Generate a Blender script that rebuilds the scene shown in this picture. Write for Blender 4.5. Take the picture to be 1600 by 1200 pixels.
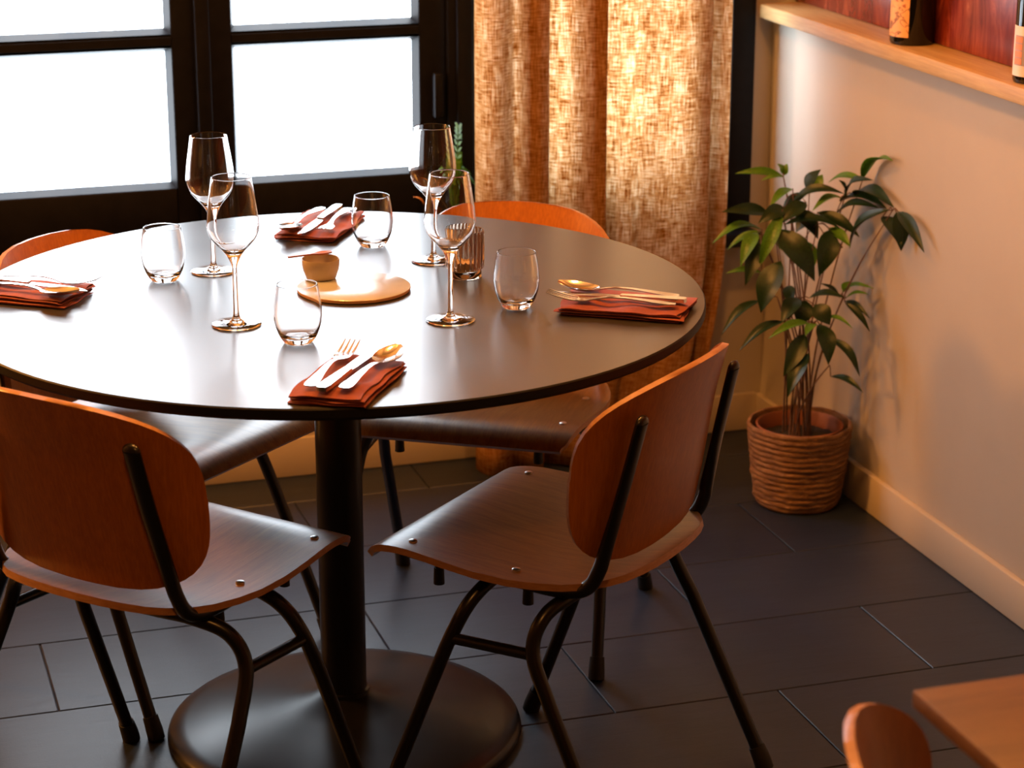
import bpy, bmesh, math, random
from mathutils import Vector, Matrix, noise

for o in list(bpy.data.objects):
    bpy.data.objects.remove(o, do_unlink=True)
scene = bpy.context.scene
COL = scene.collection
random.seed(11)
PI = math.pi
R = math.radians

# ------------------------------------------------------------------ camera
cam_data = bpy.data.cameras.new('camera')
cam_data.sensor_width = 36.0
cam_data.lens = 3503.67 / 1600 * 36.0
cam_data.clip_start = 0.05
cam_data.dof.use_dof = True
cam_data.dof.focus_distance = 3.45
cam_data.dof.aperture_fstop = 6.3
cam = bpy.data.objects.new('camera', cam_data)
COL.objects.link(cam)
cam.location = (0.0, 0.0, 1.6563)
cam.rotation_euler = (R(90 - 17.36), 0.0, R(-17.62))
scene.camera = cam

# ------------------------------------------------------------------ world, lamps, exposure
world = bpy.data.worlds.new('world')
scene.world = world
world.use_nodes = True
bg = world.node_tree.nodes['Background']
bg.inputs['Color'].default_value = (0.75, 0.87, 1.0, 1)
bg.inputs['Strength'].default_value = 6.0

WINDOW_LIGHT = 28.0          # daylight behind the frosted panes
WARM = (1.0, 0.39, 0.08)

def point_lamp(name, loc, power, size, color=WARM):
    d = bpy.data.lights.new(name, 'POINT')
    d.energy = power
    d.color = color
    d.shadow_soft_size = size
    o = bpy.data.objects.new(name, d)
    o.location = loc
    COL.objects.link(o)
    return o

point_lamp('wall_lamp_bulb', (-0.9, 4.2, 1.55), 300, 0.09)
point_lamp('pendant_or_fill_light', (0.5, 3.4, 2.35), 250, 0.05)
point_lamp('pendant_or_fill_light', (1.35, 3.2, 2.35), 140, 0.05)  # unseen light added to brighten the back wall
point_lamp('pendant_or_fill_light', (0.1, 1.2, 2.4), 75, 0.05)  # unseen warm fill added near the camera for the chair backs

vs = scene.view_settings
scene.display_settings.display_device = 'sRGB'
vs.view_transform = 'Standard'
vs.look = 'None'
vs.exposure = -1.15
vs.gamma = 1.0
vs.use_curve_mapping = False

# ------------------------------------------------------------------ materials
def new_mat(name):
    m = bpy.data.materials.new(name)
    m.use_nodes = True
    nt = m.node_tree
    return m, nt, nt.nodes['Principled BSDF']

def simple(name, col, rough=0.5, metal=0.0, ior=1.5, coat=0.0, coat_rough=0.1, spec=0.5):
    m, nt, b = new_mat(name)
    b.inputs['Base Color'].default_value = (*col, 1)
    b.inputs['Roughness'].default_value = rough
    b.inputs['Metallic'].default_value = metal
    b.inputs['IOR'].default_value = ior
    b.inputs['Specular IOR Level'].default_value = spec
    b.inputs['Coat Weight'].default_value = coat
    b.inputs['Coat Roughness'].default_value = coat_rough
    return m

def node(nt, kind, **kw):
    n = nt.nodes.new(kind)
    for k, v in kw.items():
        setattr(n, k, v)
    return n

def coords(nt, scale=(1, 1, 1), rot=(0, 0, 0), kind='Object', loc=(0, 0, 0)):
    tc = node(nt, 'ShaderNodeTexCoord')
    mp = node(nt, 'ShaderNodeMapping')
    mp.inputs['Scale'].default_value = scale
    mp.inputs['Rotation'].default_value = rot
    mp.inputs['Location'].default_value = loc
    nt.links.new(tc.outputs[kind], mp.inputs['Vector'])
    return mp.outputs['Vector']

def noise_tex(nt, vec, scale, detail=4, rough=0.55, dist=0.0):
    n = node(nt, 'ShaderNodeTexNoise')
    n.inputs['Scale'].default_value = scale
    n.inputs['Detail'].default_value = detail
    n.inputs['Roughness'].default_value = rough
    n.inputs['Distortion'].default_value = dist
    nt.links.new(vec, n.inputs['Vector'])
    return n.outputs['Fac']

def ramp(nt, fac, stops):
    r = node(nt, 'ShaderNodeValToRGB')
    e = r.color_ramp.elements
    while len(e) < len(stops):
        e.new(0.5)
    for i, (p, c) in enumerate(stops):
        e[i].position = p
        e[i].color = (*c, 1)
    nt.links.new(fac, r.inputs['Fac'])
    return r.outputs['Color']

def mixcol(nt, a, b, fac, mode='MIX'):
    m = node(nt, 'ShaderNodeMix', data_type='RGBA', blend_type=mode)
    if isinstance(fac, (int, float)):
        m.inputs[0].default_value = fac
    else:
        nt.links.new(fac, m.inputs[0])
    for i, x in ((6, a), (7, b)):
        if isinstance(x, tuple):
            m.inputs[i].default_value = (*x, 1)
        else:
            nt.links.new(x, m.inputs[i])
    return m.outputs[2]

def bump(nt, bsdf, height, strength=0.2, dist=0.01):
    b = node(nt, 'ShaderNodeBump')
    b.inputs['Strength'].default_value = strength
    b.inputs['Distance'].default_value = dist
    nt.links.new(height, b.inputs['Height'])
    nt.links.new(b.outputs['Normal'], bsdf.inputs['Normal'])

def wood(name, dark, light, stretch, rough=0.32, coat=0.35, scale=6.0, bumpy=0.05):
    m, nt, b = new_mat(name)
    v = coords(nt, stretch)
    n1 = noise_tex(nt, v, scale, 6, 0.6, 0.4)
    n2 = noise_tex(nt, v, scale * 5, 3, 0.6)
    c1 = ramp(nt, n1, [(0.3, dark), (0.7, light)])
    c2 = mixcol(nt, c1, ramp(nt, n2, [(0.35, (0.55, 0.5, 0.45)), (0.65, (1, 1, 1))]), 0.45, 'MULTIPLY')
    nt.links.new(c2, b.inputs['Base Color'])
    b.inputs['Roughness'].default_value = rough
    b.inputs['Coat Weight'].default_value = coat
    b.inputs['Coat Roughness'].default_value = 0.2
    bump(nt, b, n2, bumpy, 0.002)
    return m

def mottled(name, c1, c2, scale, rough=0.6, bumpy=0.0, detail=4, kind='Object', stretch=(1, 1, 1), spec=0.5):
    m, nt, b = new_mat(name)
    v = coords(nt, stretch, kind=kind)
    n = noise_tex(nt, v, scale, detail)
    nt.links.new(ramp(nt, n, [(0.32, c1), (0.68, c2)]), b.inputs['Base Color'])
    b.inputs['Roughness'].default_value = rough
    b.inputs['Specular IOR Level'].default_value = spec
    if bumpy:
        bump(nt, b, n, bumpy, 0.004)
    return m

M = {}
M['plaster'] = mottled('cream_plaster', (0.38, 0.335, 0.28), (0.41, 0.365, 0.305), 3.0, 0.75, 0.03)
M['ceiling'] = simple('ceiling_paint', (0.20, 0.16, 0.13), 0.8)
M['dark_wall'] = simple('dark_brown_wall_paint', (0.09, 0.055, 0.04), 0.7)
M['skirting'] = simple('cream_gloss_paint', (0.47, 0.40, 0.31), 0.45)
M['frame'] = mottled('black_window_paint', (0.003, 0.003, 0.005), (0.005, 0.005, 0.008), 30.0, 0.5, 0.02, spec=0.15)
M['metal_black'] = simple('black_lacquered_steel', (0.006, 0.006, 0.008), 0.28)
M['rubber'] = simple('black_rubber', (0.008, 0.008, 0.008), 0.6)
M['steel'] = simple('polished_steel', (0.82, 0.80, 0.78), 0.16, 1.0)
M['screw'] = simple('screw_steel', (0.7, 0.68, 0.65), 0.3, 1.0)
M['seat'] = wood('varnished_seat_plywood', (0.20, 0.090, 0.015), (0.34, 0.165, 0.030), (1.3, 14, 8), 0.36, 0.10, 5.0)
M['back'] = wood('varnished_back_plywood', (0.38, 0.115, 0.010), (0.46, 0.150, 0.014), (14, 14, 1.3), 0.4, 0.2, 4.0)
M['ply_edge'] = mottled('plywood_edge', (0.34, 0.16, 0.07), (0.44, 0.23, 0.11), 60.0, 0.4, 0.0, stretch=(1, 1, 6))
M['pine'] = wood('pine_shelf', (0.42, 0.25, 0.09), (0.52, 0.35, 0.155), (14, 0.8, 14), 0.5, 0.1, 3.0)
M['oak'] = wood('oak_tabletop', (0.11, 0.052, 0.020), (0.16, 0.080, 0.032), (1.2, 12, 12), 0.45, 0.15, 4.0)
M['terracotta_pot'] = simple('terracotta', (0.22, 0.065, 0.025), 0.6)
M['soil'] = mottled('potting_soil', (0.006, 0.004, 0.003), (0.03, 0.018, 0.01), 90.0, 0.95, 0.6)
M['stem'] = mottled('woody_stem', (0.06, 0.026, 0.014), (0.13, 0.06, 0.03), 80.0, 0.7)
M['wine_glass_dark'] = simple('dark_bottle_glass', (0.004, 0.004, 0.004), 0.08)
M['ceramic_white'] = mottled('glazed_stoneware_white', (0.37, 0.40, 0.43), (0.42, 0.45, 0.48), 25.0, 0.26, spec=1.0)
M['ceramic_white'].node_tree.nodes['Principled BSDF'].inputs['IOR'].default_value = 2.4
M['ceramic_edge'] = simple('bare_clay_edge', (0.50, 0.27, 0.14), 0.6)
M['ceramic_tan'] = mottled('tan_stoneware', (0.36, 0.29, 0.21), (0.42, 0.34, 0.26), 30.0, 0.35)
M['spoon_wood'] = wood('reddish_spoon_wood', (0.34, 0.12, 0.06), (0.46, 0.19, 0.10), (4, 20, 20), 0.5, 0.0, 8.0)

# frosted pane: daylight glows through it, soft grey bars of the fence outside
def make_pane(name, gain):
    m, nt, b = new_mat(name)
    v = coords(nt, (9.0, 1, 0.35), kind='Object')
    n = noise_tex(nt, v, 1.6, 3, 0.5)
    col = ramp(nt, n, [(0.3, (0.66, 0.80, 0.93)), (0.62, (0.80, 0.91, 1.0))])
    nt.links.new(col, b.inputs['Emission Color'])
    b.inputs['Emission Strength'].default_value = WINDOW_LIGHT * gain
    b.inputs['Base Color'].default_value = (0.6, 0.62, 0.64, 1)
    b.inputs['Roughness'].default_value = 0.35
    return m
M['pane'] = make_pane('frosted_lit_glass', 1.0)
M['pane_boosted'] = make_pane('boosted_lit_glass', 1.5)      # extra glow added behind the curtain to brighten cloth and wall

def make_table_mat():
    m, nt, b = new_mat('black_satin_laminate')
    v = coords(nt)
    n = noise_tex(nt, v, 7, 5, 0.6)
    s = noise_tex(nt, v, 220, 2, 0.5)
    nt.links.new(ramp(nt, n, [(0.3, (0.008, 0.008, 0.009)), (0.7, (0.014, 0.013, 0.014))]), b.inputs['Base Color'])
    r = node(nt, 'ShaderNodeMapRange')
    r.inputs['To Min'].default_value = 0.28
    r.inputs['To Max'].default_value = 0.33
    nt.links.new(n, r.inputs['Value'])
    nt.links.new(r.outputs['Result'], b.inputs['Roughness'])
    b.inputs['IOR'].default_value = 3.0
    return m
M['laminate'] = make_table_mat()
M['edge_band'] = simple('black_edge_band', (0.008, 0.008, 0.009), 0.55, spec=0.25)
M['base_black'] = mottled('black_cast_base', (0.006, 0.006, 0.008), (0.012, 0.012, 0.014), 12.0, 0.3, 0.02, spec=0.35)

def make_tile():
    m, nt, b = new_mat('dark_slate_tile')
    v = coords(nt, (1.2, 5.0, 1))
    oi = node(nt, 'ShaderNodeObjectInfo')
    n = noise_tex(nt, v, 7, 6, 0.6, 0.6)
    g = noise_tex(nt, coords(nt), 260, 3, 0.6)
    col = ramp(nt, n, [(0.3, (0.006, 0.011, 0.026)), (0.7, (0.011, 0.019, 0.042))])
    tint = ramp(nt, oi.outputs['Random'], [(0.0, (0.8, 0.8, 0.82)), (1.0, (1.1, 1.08, 1.06))])
    nt.links.new(mixcol(nt, col, tint, 1.0, 'MULTIPLY'), b.inputs['Base Color'])
    b.inputs['Roughness'].default_value = 0.43
    b.inputs['IOR'].default_value = 1.55
    add = node(nt, 'ShaderNodeMath', operation='MULTIPLY_ADD')
    nt.links.new(g, add.inputs[0])
    add.inputs[1].default_value = 0.35
    nt.links.new(n, add.inputs[2])
    bump(nt, b, add.outputs[0], 0.25, 0.002)
    return m
M['tile'] = make_tile()
M['grout'] = simple('dark_grout', (0.02, 0.02, 0.022), 0.8)

def make_linen():
    m = bpy.data.materials.new('ochre_linen')
    m.use_nodes = True
    nt = m.node_tree
    nt.nodes.clear()
    out = node(nt, 'ShaderNodeOutputMaterial')
    w1 = noise_tex(nt, coords(nt, (420, 22, 1), kind='UV'), 1.0, 3, 0.6)
    w2 = noise_tex(nt, coords(nt, (34, 380, 1), kind='UV'), 1.0, 3, 0.6)
    big = noise_tex(nt, coords(nt, (30, 12, 1), kind='UV'), 1.0, 3, 0.5)
    add = node(nt, 'ShaderNodeMath', operation='ADD')
    nt.links.new(w1, add.inputs[0])
    nt.links.new(w2, add.inputs[1])
    add2 = node(nt, 'ShaderNodeMath', operation='MULTIPLY_ADD')
    nt.links.new(big, add2.inputs[0])
    add2.inputs[1].default_value = 0.35
    nt.links.new(add.outputs[0], add2.inputs[2])
    mr = node(nt, 'ShaderNodeMapRange')
    mr.inputs['From Min'].default_value = 0.95
    mr.inputs['From Max'].default_value = 1.42
    nt.links.new(add2.outputs[0], mr.inputs['Value'])
    ct = ramp(nt, mr.outputs['Result'], [(0.0, (0.27, 0.110, 0.018)), (0.5, (0.60, 0.41, 0.235)), (1.0, (0.86, 0.77, 0.62))])
    cd = ramp(nt, mr.outputs['Result'], [(0.0, (0.30, 0.12, 0.03)), (1.0, (0.62, 0.36, 0.14))])
    d = node(nt, 'ShaderNodeBsdfDiffuse')
    t = node(nt, 'ShaderNodeBsdfTranslucent')
    nt.links.new(cd, d.inputs['Color'])
    nt.links.new(ct, t.inputs['Color'])
    mx = node(nt, 'ShaderNodeMixShader')
    mx.inputs[0].default_value = 0.62
    nt.links.new(d.outputs[0], mx.inputs[1])
    nt.links.new(t.outputs[0], mx.inputs[2])
    nt.links.new(mx.outputs[0], out.inputs['Surface'])
    return m
M['linen'] = make_linen()

def make_napkin_mat():
    m, nt, b = new_mat('rust_red_linen')
    v = coords(nt)
    n = noise_tex(nt, v, 60, 4, 0.6)
    g = noise_tex(nt, v, 900, 2, 0.5)
    nt.links.new(ramp(nt, n, [(0.3, (0.15, 0.020, 0.012)), (0.7, (0.25, 0.042, 0.022))]), b.inputs['Base Color'])
    b.inputs['Roughness'].default_value = 0.85
    b.inputs['Sheen Weight'].default_value = 0.25
    b.inputs['Sheen Tint'].default_value = (1, 0.7, 0.6, 1)
    bump(nt, b, g, 0.3, 0.0008)
    return m
M['napkin'] = make_napkin_mat()

def glass_mat(name, col=(1, 1, 1), ior=1.46, rough=0.0):
    m, nt, b = new_mat(name)
    b.inputs['Base Color'].default_value = (*col, 1)
    b.inputs['Roughness'].default_value = rough
    b.inputs['IOR'].default_value = ior
    b.inputs['Transmission Weight'].default_value = 1.0
    return m
M['glass'] = glass_mat('clear_glass')
M['smoked'] = glass_mat('smoked_ribbed_glass', (0.62, 0.50, 0.40), 1.48)

def make_leaf(name, c1, c2):
    m = bpy.data.materials.new(name)
    m.use_nodes = True
    nt = m.node_tree
    b = nt.nodes['Principled BSDF']
    n = noise_tex(nt, coords(nt, (1, 1, 1)), 25, 3)
    col = ramp(nt, n, [(0.3, c1), (0.7, c2)])
    nt.links.new(col, b.inputs['Base Color'])
    b.inputs['Roughness'].default_value = 0.38
    t = node(nt, 'ShaderNodeBsdfTranslucent')
    nt.links.new(mixcol(nt, col, (1.6, 2.4, 0.5), 1.0, 'MULTIPLY'), t.inputs['Color'])
    mx = node(nt, 'ShaderNodeMixShader')
    mx.inputs[0].default_value = 0.30
    nt.links.new(b.outputs[0], mx.inputs[1])
    nt.links.new(t.outputs[0], mx.inputs[2])
    nt.links.new(mx.outputs[0], nt.nodes['Material Output'].inputs['Surface'])
    return m
M['leaf_dark'] = make_leaf('dark_green_leaf', (0.006, 0.022, 0.005), (0.012, 0.040, 0.009))
M['leaf_bright'] = make_leaf('young_green_leaf', (0.05, 0.14, 0.008), (0.10, 0.24, 0.016))
M['leaf_orange'] = make_leaf('faded_orange_leaf', (0.5, 0.18, 0.03), (0.6, 0.25, 0.06))

def make_basket():
    m, nt, b = new_mat('braided_seagrass')
    v = coords(nt, (1, 1, 5))
    n = noise_tex(nt, v, 28, 5, 0.65, 0.5)
    g = noise_tex(nt, coords(nt, (1, 1, 3)), 130, 3, 0.6)
    col = ramp(nt, n, [(0.28, (0.06, 0.022, 0.008)), (0.5, (0.18, 0.08, 0.026)), (0.75, (0.32, 0.18, 0.08))])
    nt.links.new(col, b.inputs['Base Color'])
    b.inputs['Roughness'].default_value = 0.75
    bump(nt, b, g, 0.7, 0.006)
    return m
M['basket'] = make_basket()

def make_red_panel():
    m, nt, b = new_mat('red_brown_marbled_panel')
    v = coords(nt, (1, 5.0, 1.2))
    n = noise_tex(nt, v, 3.2, 8, 0.68, 1.6)
    col = ramp(nt, n, [(0.28, (0.045, 0.008, 0.006)), (0.48, (0.15, 0.022, 0.014)), (0.62, (0.26, 0.055, 0.028)), (0.74, (0.45, 0.17, 0.08))])
    nt.links.new(col, b.inputs['Base Color'])
    b.inputs['Roughness'].default_value = 0.22
    bump(nt, b, n, 0.05, 0.003)
    return m
M['panel'] = make_red_panel()

def make_label_flower():
    m, nt, b = new_mat('orange_illustrated_label')
    v = coords(nt, (1, 1, 1))
    n = noise_tex(nt, v, 24, 3, 0.5, 1.2)
    line = ramp(nt, n, [(0.0, (0.72, 0.36, 0.13)), (0.44, (0.74, 0.38, 0.14)), (0.47, (0.16, 0.05, 0.02)), (0.50, (0.72, 0.36, 0.13)), (0.60, (0.74, 0.40, 0.16)), (0.66, (0.40, 0.11, 0.04))])
    nt.links.new(line, b.inputs['Base Color'])
    b.inputs['Roughness'].default_value = 0.6
    return m
M['label_orange'] = make_label_flower()
M['label_white'] = simple('white_label_paper', (0.70, 0.58, 0.52), 0.6)
M['label_grey'] = simple('grey_label_print', (0.30, 0.25, 0.24), 0.6)
M['label_print'] = simple('orange_label_print', (0.62, 0.22, 0.10), 0.6)

# ------------------------------------------------------------------ mesh helpers
class MB:
    """collects vertices and faces for ONE mesh"""
    def __init__(s):
        s.v, s.f, s.mi, s.uv = [], [], [], None
    def add(s, verts, faces, mi=0):
        o = len(s.v)
        s.v += [tuple(x) for x in verts]
        s.f += [tuple(i + o for i in q) for q in faces]
        s.mi += [mi] * len(faces)
    def box(s, x0, y0, z0, x1, y1, z1, b=0.0, mi=0):
        if b <= 0:
            vs_ = [(x, y, z) for z in (z0, z1) for y in (y0, y1) for x in (x0, x1)]
            s.add(vs_, [(0, 2, 3, 1), (4, 5, 7, 6), (0, 1, 5, 4), (2, 6, 7, 3), (0, 4, 6, 2), (1, 3, 7, 5)], mi)
            return
        bm = bmesh.new()
        bmesh.ops.create_cube(bm, size=1)
        for v in bm.verts:
            v.co = (x0 + (v.co.x + .5) * (x1 - x0), y0 + (v.co.y + .5) * (y1 - y0), z0 + (v.co.z + .5) * (z1 - z0))
        bmesh.ops.bevel(bm, geom=bm.edges[:], offset=b, segments=2, profile=0.5, affect='EDGES')
        bm.verts.index_update()
        s.add([v.co[:] for v in bm.verts], [[v.index for v in f.verts] for f in bm.faces], mi)
        bm.free()
    def lathe(s, prof, n=40, center=(0, 0, 0), closed=False, mi=0):
        """prof: list of (r, z); r==0 ends become poles"""
        cx, cy, cz = center
        rings, verts, faces = [], [], []
        for r, z in prof:
            if r < 1e-6:
                rings.append([len(verts)])
                verts.append((cx, cy, cz + z))
            else:
                rings.append(list(range(len(verts), len(verts) + n)))
                verts += [(cx + r * math.cos(2 * PI * k / n), cy + r * math.sin(2 * PI * k / n), cz + z) for k in range(n)]
        m = len(rings)
        for i in range(m if closed else m - 1):
            a, b = rings[i], rings[(i + 1) % m]
            for k in range(n):
                k2 = (k + 1) % n
                if len(a) == 1 and len(b) == 1:
                    continue
                if len(a) == 1:
                    faces.append((a[0], b[k2], b[k]))
                elif len(b) == 1:
                    faces.append((a[k], a[k2], b[0]))
                else:
                    faces.append((a[k], a[k2], b[k2], b[k]))
        s.add(verts, faces, mi)
    def tube(s, pts, rad, n=10, smooth=6, cap=True, mi=0):
        P = catmull(pts, smooth) if smooth > 1 else [Vector(p) for p in pts]
        rads = rad if isinstance(rad, (list, tuple)) else None
        T = []
        for i in range(len(P)):
            a = P[max(i - 1, 0)]; b = P[min(i + 1, len(P) - 1)]
            T.append((b - a).normalized())
        up = Vector((0, 0, 1)) if abs(T[0].z) < 0.9 else Vector((1, 0, 0))
        nrm = (up - T[0] * up.dot(T[0])).normalized()
        verts, faces = [], []
        for i, (pt, t) in enumerate(zip(P, T)):
            nrm = (nrm - t * nrm.dot(t)).normalized()
            bi = t.cross(nrm)
            if rads:
                q = i / max(1, len(P) - 1) * (len(rads) - 1)
                k = min(int(q), len(rads) - 2)
                r = rads[k] + (rads[k + 1] - rads[k]) * (q - k)
            else:
                r = rad
            for j in range(n):
                a = 2 * PI * j / n
                verts.append(pt + nrm * (r * math.cos(a)) + bi * (r * math.sin(a)))
        for i in range(len(P) - 1):
            for j in range(n):
                j2 = (j + 1) % n
                faces.append((i * n + j, i * n + j2, (i + 1) * n + j2, (i + 1) * n + j))
        if cap:
            faces.append(tuple(range(n - 1, -1, -1)))
            faces.append(tuple((len(P) - 1) * n + j for j in range(n)))
        s.add(verts, faces, mi)
    def grid_solid(s, top, bot, mi=0, mi_edge=None):
        """top/bot: equal 2-D lists of points; closes the rim"""
        r, c = len(top), len(top[0])
        o = len(s.v)
        s.v += [tuple(p) for row in top for p in row] + [tuple(p) for row in bot for p in row]
        N = r * c
        e = mi if mi_edge is None else mi_edge
        def F(q, m):
            s.f.append(tuple(i + o for i in q)); s.mi.append(m)
        for i in range(r - 1):
            for j in range(c - 1):
                a = i * c + j
                F((a, a + 1, a + c + 1, a + c), mi)
                F((N + a, N + a + c, N + a + c + 1, N + a + 1), mi)
        for j in range(c - 1):
            F((j, N + j, N + j + 1, j + 1), e)
            a = (r - 1) * c + j
            F((a, a + 1, N + a + 1, N + a), e)
        for i in range(r - 1):
            a = i * c
            F((a, a + c, N + a + c, N + a), e)
            a = i * c + c - 1
            F((a, N + a, N + a + c, a + c), e)
    def build(s, name, mats, parent=None, loc=None, smooth=True, angle=40):
        me = bpy.data.meshes.new(name)
        me.from_pydata(s.v, [], s.f)
        if not isinstance(mats, (list, tuple)):
            mats = [mats]
        for m in mats:
            me.materials.append(m)
        me.polygons.foreach_set('material_index', s.mi)
        bm = bmesh.new(); bm.from_mesh(me)
        bmesh.ops.remove_doubles(bm, verts=bm.verts[:], dist=1e-6)
        bmesh.ops.recalc_face_normals(bm, faces=bm.faces[:])
        bm.to_mesh(me); bm.free()
        if smooth:
            me.polygons.foreach_set('use_smooth', [True] * len(me.polygons))
            me.set_sharp_from_angle(angle=R(angle))
        me.update()
        return link(name, me, parent, loc)

def link(name, me, parent=None, loc=None):
    o = bpy.data.objects.new(name, me)
    COL.objects.link(o)
    if parent is not None:
        o.parent = parent
    if loc is not None:
        o.location = loc
    return o

def catmull(pts, sub):
    P = [Vector(p) for p in pts]
    if len(P) < 3:
        return P
    out = []
    Q = [P[0] * 2 - P[1]] + P + [P[-1] * 2 - P[-2]]
    for i in range(1, len(Q) - 2):
        for k in range(sub):
            t = k / sub
            a, b, c, d = Q[i - 1], Q[i], Q[i + 1], Q[i + 2]
            out.append(0.5 * ((2 * b) + (c - a) * t + (2 * a - 5 * b + 4 * c - d) * t * t + (3 * b - a - 3 * c + d) * t ** 3))
    out.append(P[-1])
    return out

def empty(name, loc=(0, 0, 0), rz=0.0):
    o = bpy.data.objects.new(name, None)
    o.empty_display_size = 0.05
    COL.objects.link(o)
    o.location = loc
    o.rotation_euler = (0, 0, rz)
    return o

def tag(o, label, cat, group=None):
    o['label'] = label
    o['category'] = cat
    if group:
        o['group'] = group
    return o

def struct(o, label=None):
    o['kind'] = 'structure'
    if label:
        o['label'] = label
    return o

def copy_tree(o, parent=None):
    c = o.copy()
    COL.objects.link(c)
    c.parent = parent
    for ch in list(o.children):
        copy_tree(ch, c)
    return c

def lerp_table(tab, x):
    if x <= tab[0][0]:
        return tab[0][1]
    for (a, ya), (b, yb) in zip(tab, tab[1:]):
        if x <= b:
            t = (x - a) / (b - a)
            return ya + (yb - ya) * t
    return tab[-1][1]

# ------------------------------------------------------------------ the room
XR, YB = 2.053, 4.560            # right wall face, window wall face
XL, YF, ZC = -1.7, -1.4, 2.75
SILL, HEAD = 0.474, 1.705         # window opening
WX0, WX1 = 0.207, 2.004

floor_mb = MB()
floor_mb.box(XL - .1, YF - .1, -0.12, XR + .3, YB + .25, -0.004)
floor = struct(floor_mb.build('floor', M['grout'], smooth=False), 'floor of dark slate tiles laid in half bond')
floor['category'] = 'floor'

TW, TL, GAP = 0.595, 0.2905, 0.0028
full_tile = None
row = -20
y_ref, x_ref = 3.518, 1.505
for r in range(-18, 5):
    y0 = y_ref + r * TL
    y1 = y0 + TL
    if y1 < YF or y0 > YB:
        continue
    off = x_ref if r % 2 == 0 else x_ref - TW / 2
    k = math.floor((XL - off) / TW)
    while off + k * TW < XR:
        x0, x1 = off + k * TW, off + (k + 1) * TW
        a0, a1, b0, b1 = max(x0, XL), min(x1, XR), max(y0, YF), min(y1, YB)
        k += 1
        if a1 - a0 < .02 or b1 - b0 < .02:
            continue
        whole = abs(a1 - a0 - TW) < 1e-4 and abs(b1 - b0 - TL) < 1e-4
        cx, cy = (a0 + a1) / 2, (b0 + b1) / 2
        if whole and full_tile:
            link('tile', full_tile, floor, (cx, cy, 0))
            continue
        hx, hy = (a1 - a0 - GAP) / 2, (b1 - b0 - GAP) / 2
        e = 0.0012
        t = MB()
        top = [(-hx + e, -hy + e, 0), (hx - e, -hy + e, 0), (hx - e, hy - e, 0), (-hx + e, hy - e, 0)]
        mid = [(-hx, -hy, -e), (hx, -hy, -e), (hx, hy, -e), (-hx, hy, -e)]
        bot = [(x, y, -0.008) for x, y, z in mid]
        t.add(top + mid + bot, [(0, 1, 2, 3)] + [(i, i + 4, (i + 1) % 4 + 4, (i + 1) % 4) for i in range(4)] + [(i + 4, i + 8, (i + 1) % 4 + 8, (i + 1) % 4 + 4) for i in range(4)] + [(11, 10, 9, 8)])
        o = t.build('tile', M['tile'], floor, (cx, cy, 0), smooth=False)
        if whole:
            full_tile = o.data

w = MB()
w.box(XL - .1, YB, -0.004, XR + .25, YB + .22, SILL)                 # under the window
w.box(XL - .1, YB, HEAD, XR + .25, YB + .22, ZC)
w.box(XL - .1, YB, SILL, WX0, YB + .22, HEAD)
w.box(WX1, YB, SILL, XR + .25, YB + .22, HEAD)
o = struct(w.build('wall_back', M['plaster'], smooth=False), 'cream plaster wall around the black window')
o['category'] = 'wall'

LEDGE = 0.957
w = MB()
w.box(XR, YF, -0.004, XR + .2, YB, LEDGE)                            # thick lower part carrying the ledge
w.box(XR + .062, YF, LEDGE, XR + .2, YB, ZC)
wall_right = struct(w.build('wall_right', M['plaster'], smooth=False), 'cream plaster wall beside the potted plant')
wall_right['category'] = 'wall'
w = MB()
w.box(XL - .1, YF - .1, -0.004, XL, YB, ZC)
o = struct(w.build('wall_left', M['dark_wall'], smooth=False), 'plain wall on the far side of the room')
o['category'] = 'wall'
w = MB()
w.box(XL, YF - .1, -0.004, XR + .2, YF, ZC)
o = struct(w.build('wall_front', M['dark_wall'], smooth=False), 'plain wall behind the viewer')
o['category'] = 'wall'
w = MB()
w.box(XL - .1, YF - .1, ZC, XR + .25, YB + .22, ZC + .1)
o = struct(w.build('ceiling', M['ceiling'], smooth=False), 'plain painted ceiling')
o['category'] = 'ceiling'

b = MB()
b.box(XL, YB - .015, 0.0005, XR - .015, YB, .088, .003)
o = struct(b.build('baseboard_back', M['skirting']), 'cream baseboard under the window wall')
o['category'] = 'baseboard'
b = MB()
b.box(XR - .015, YF, 0.0005, XR, YB, .084, .003)
o = struct(b.build('baseboard_right', M['skirting']), 'cream baseboard along the right wall')
o['category'] = 'baseboard'

# marbled red panels above the ledge
red = empty('trim_1', (XR + .062, 3.0, LEDGE + .031))
struct(red, 'dark red marbled panels on the wall above the pine ledge')
red['category'] = 'wall panel'
for k in range(5):
    y1 = 1.56 - k * 1.0
    y0 = max(y1 - 0.997, YF - 3.0 + .01)
    p = MB()
    p.box(-0.012, y0, 0.0, 0.0, min(y1, YB - 3.0), 1.2, .001)
    p.build('panel', M['panel'], red)

# ------------------------------------------------------------------ window
win = empty('window_1', ((WX0 + WX1) / 2, YB, SILL))
struct(win, 'black painted casement window with frosted daylight panes')
win['category'] = 'window'
wx, wz = (WX0 + WX1) / 2, SILL
def wbox(name, x0, x1, z0, z1, y0, y1, parent=win, bev=.004, mat='frame'):
    q = MB()
    q.box(x0 - wx, y0 - YB, z0 - wz, x1 - wx, y1 - YB, z1 - wz, bev)
    return q.build(name, M[mat], parent)
wbox('frame_jamb', WX0, WX0 + .055, SILL + .0, HEAD, YB - .022, YB + .10)
wbox('frame_jamb', 1.949, WX1, SILL + .0, HEAD, YB - .022, YB + .10)
wbox('frame_head', WX0 + .055, 1.949, HEAD - .06, HEAD, YB - .022, YB + .10)
wbox('frame_rail', WX0 + .055, 1.949, SILL, .54, YB - .022, YB + .10)
wbox('frame_mullion', 1.300, 1.370, .54, HEAD - .06, YB - .018, YB + .10)
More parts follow.
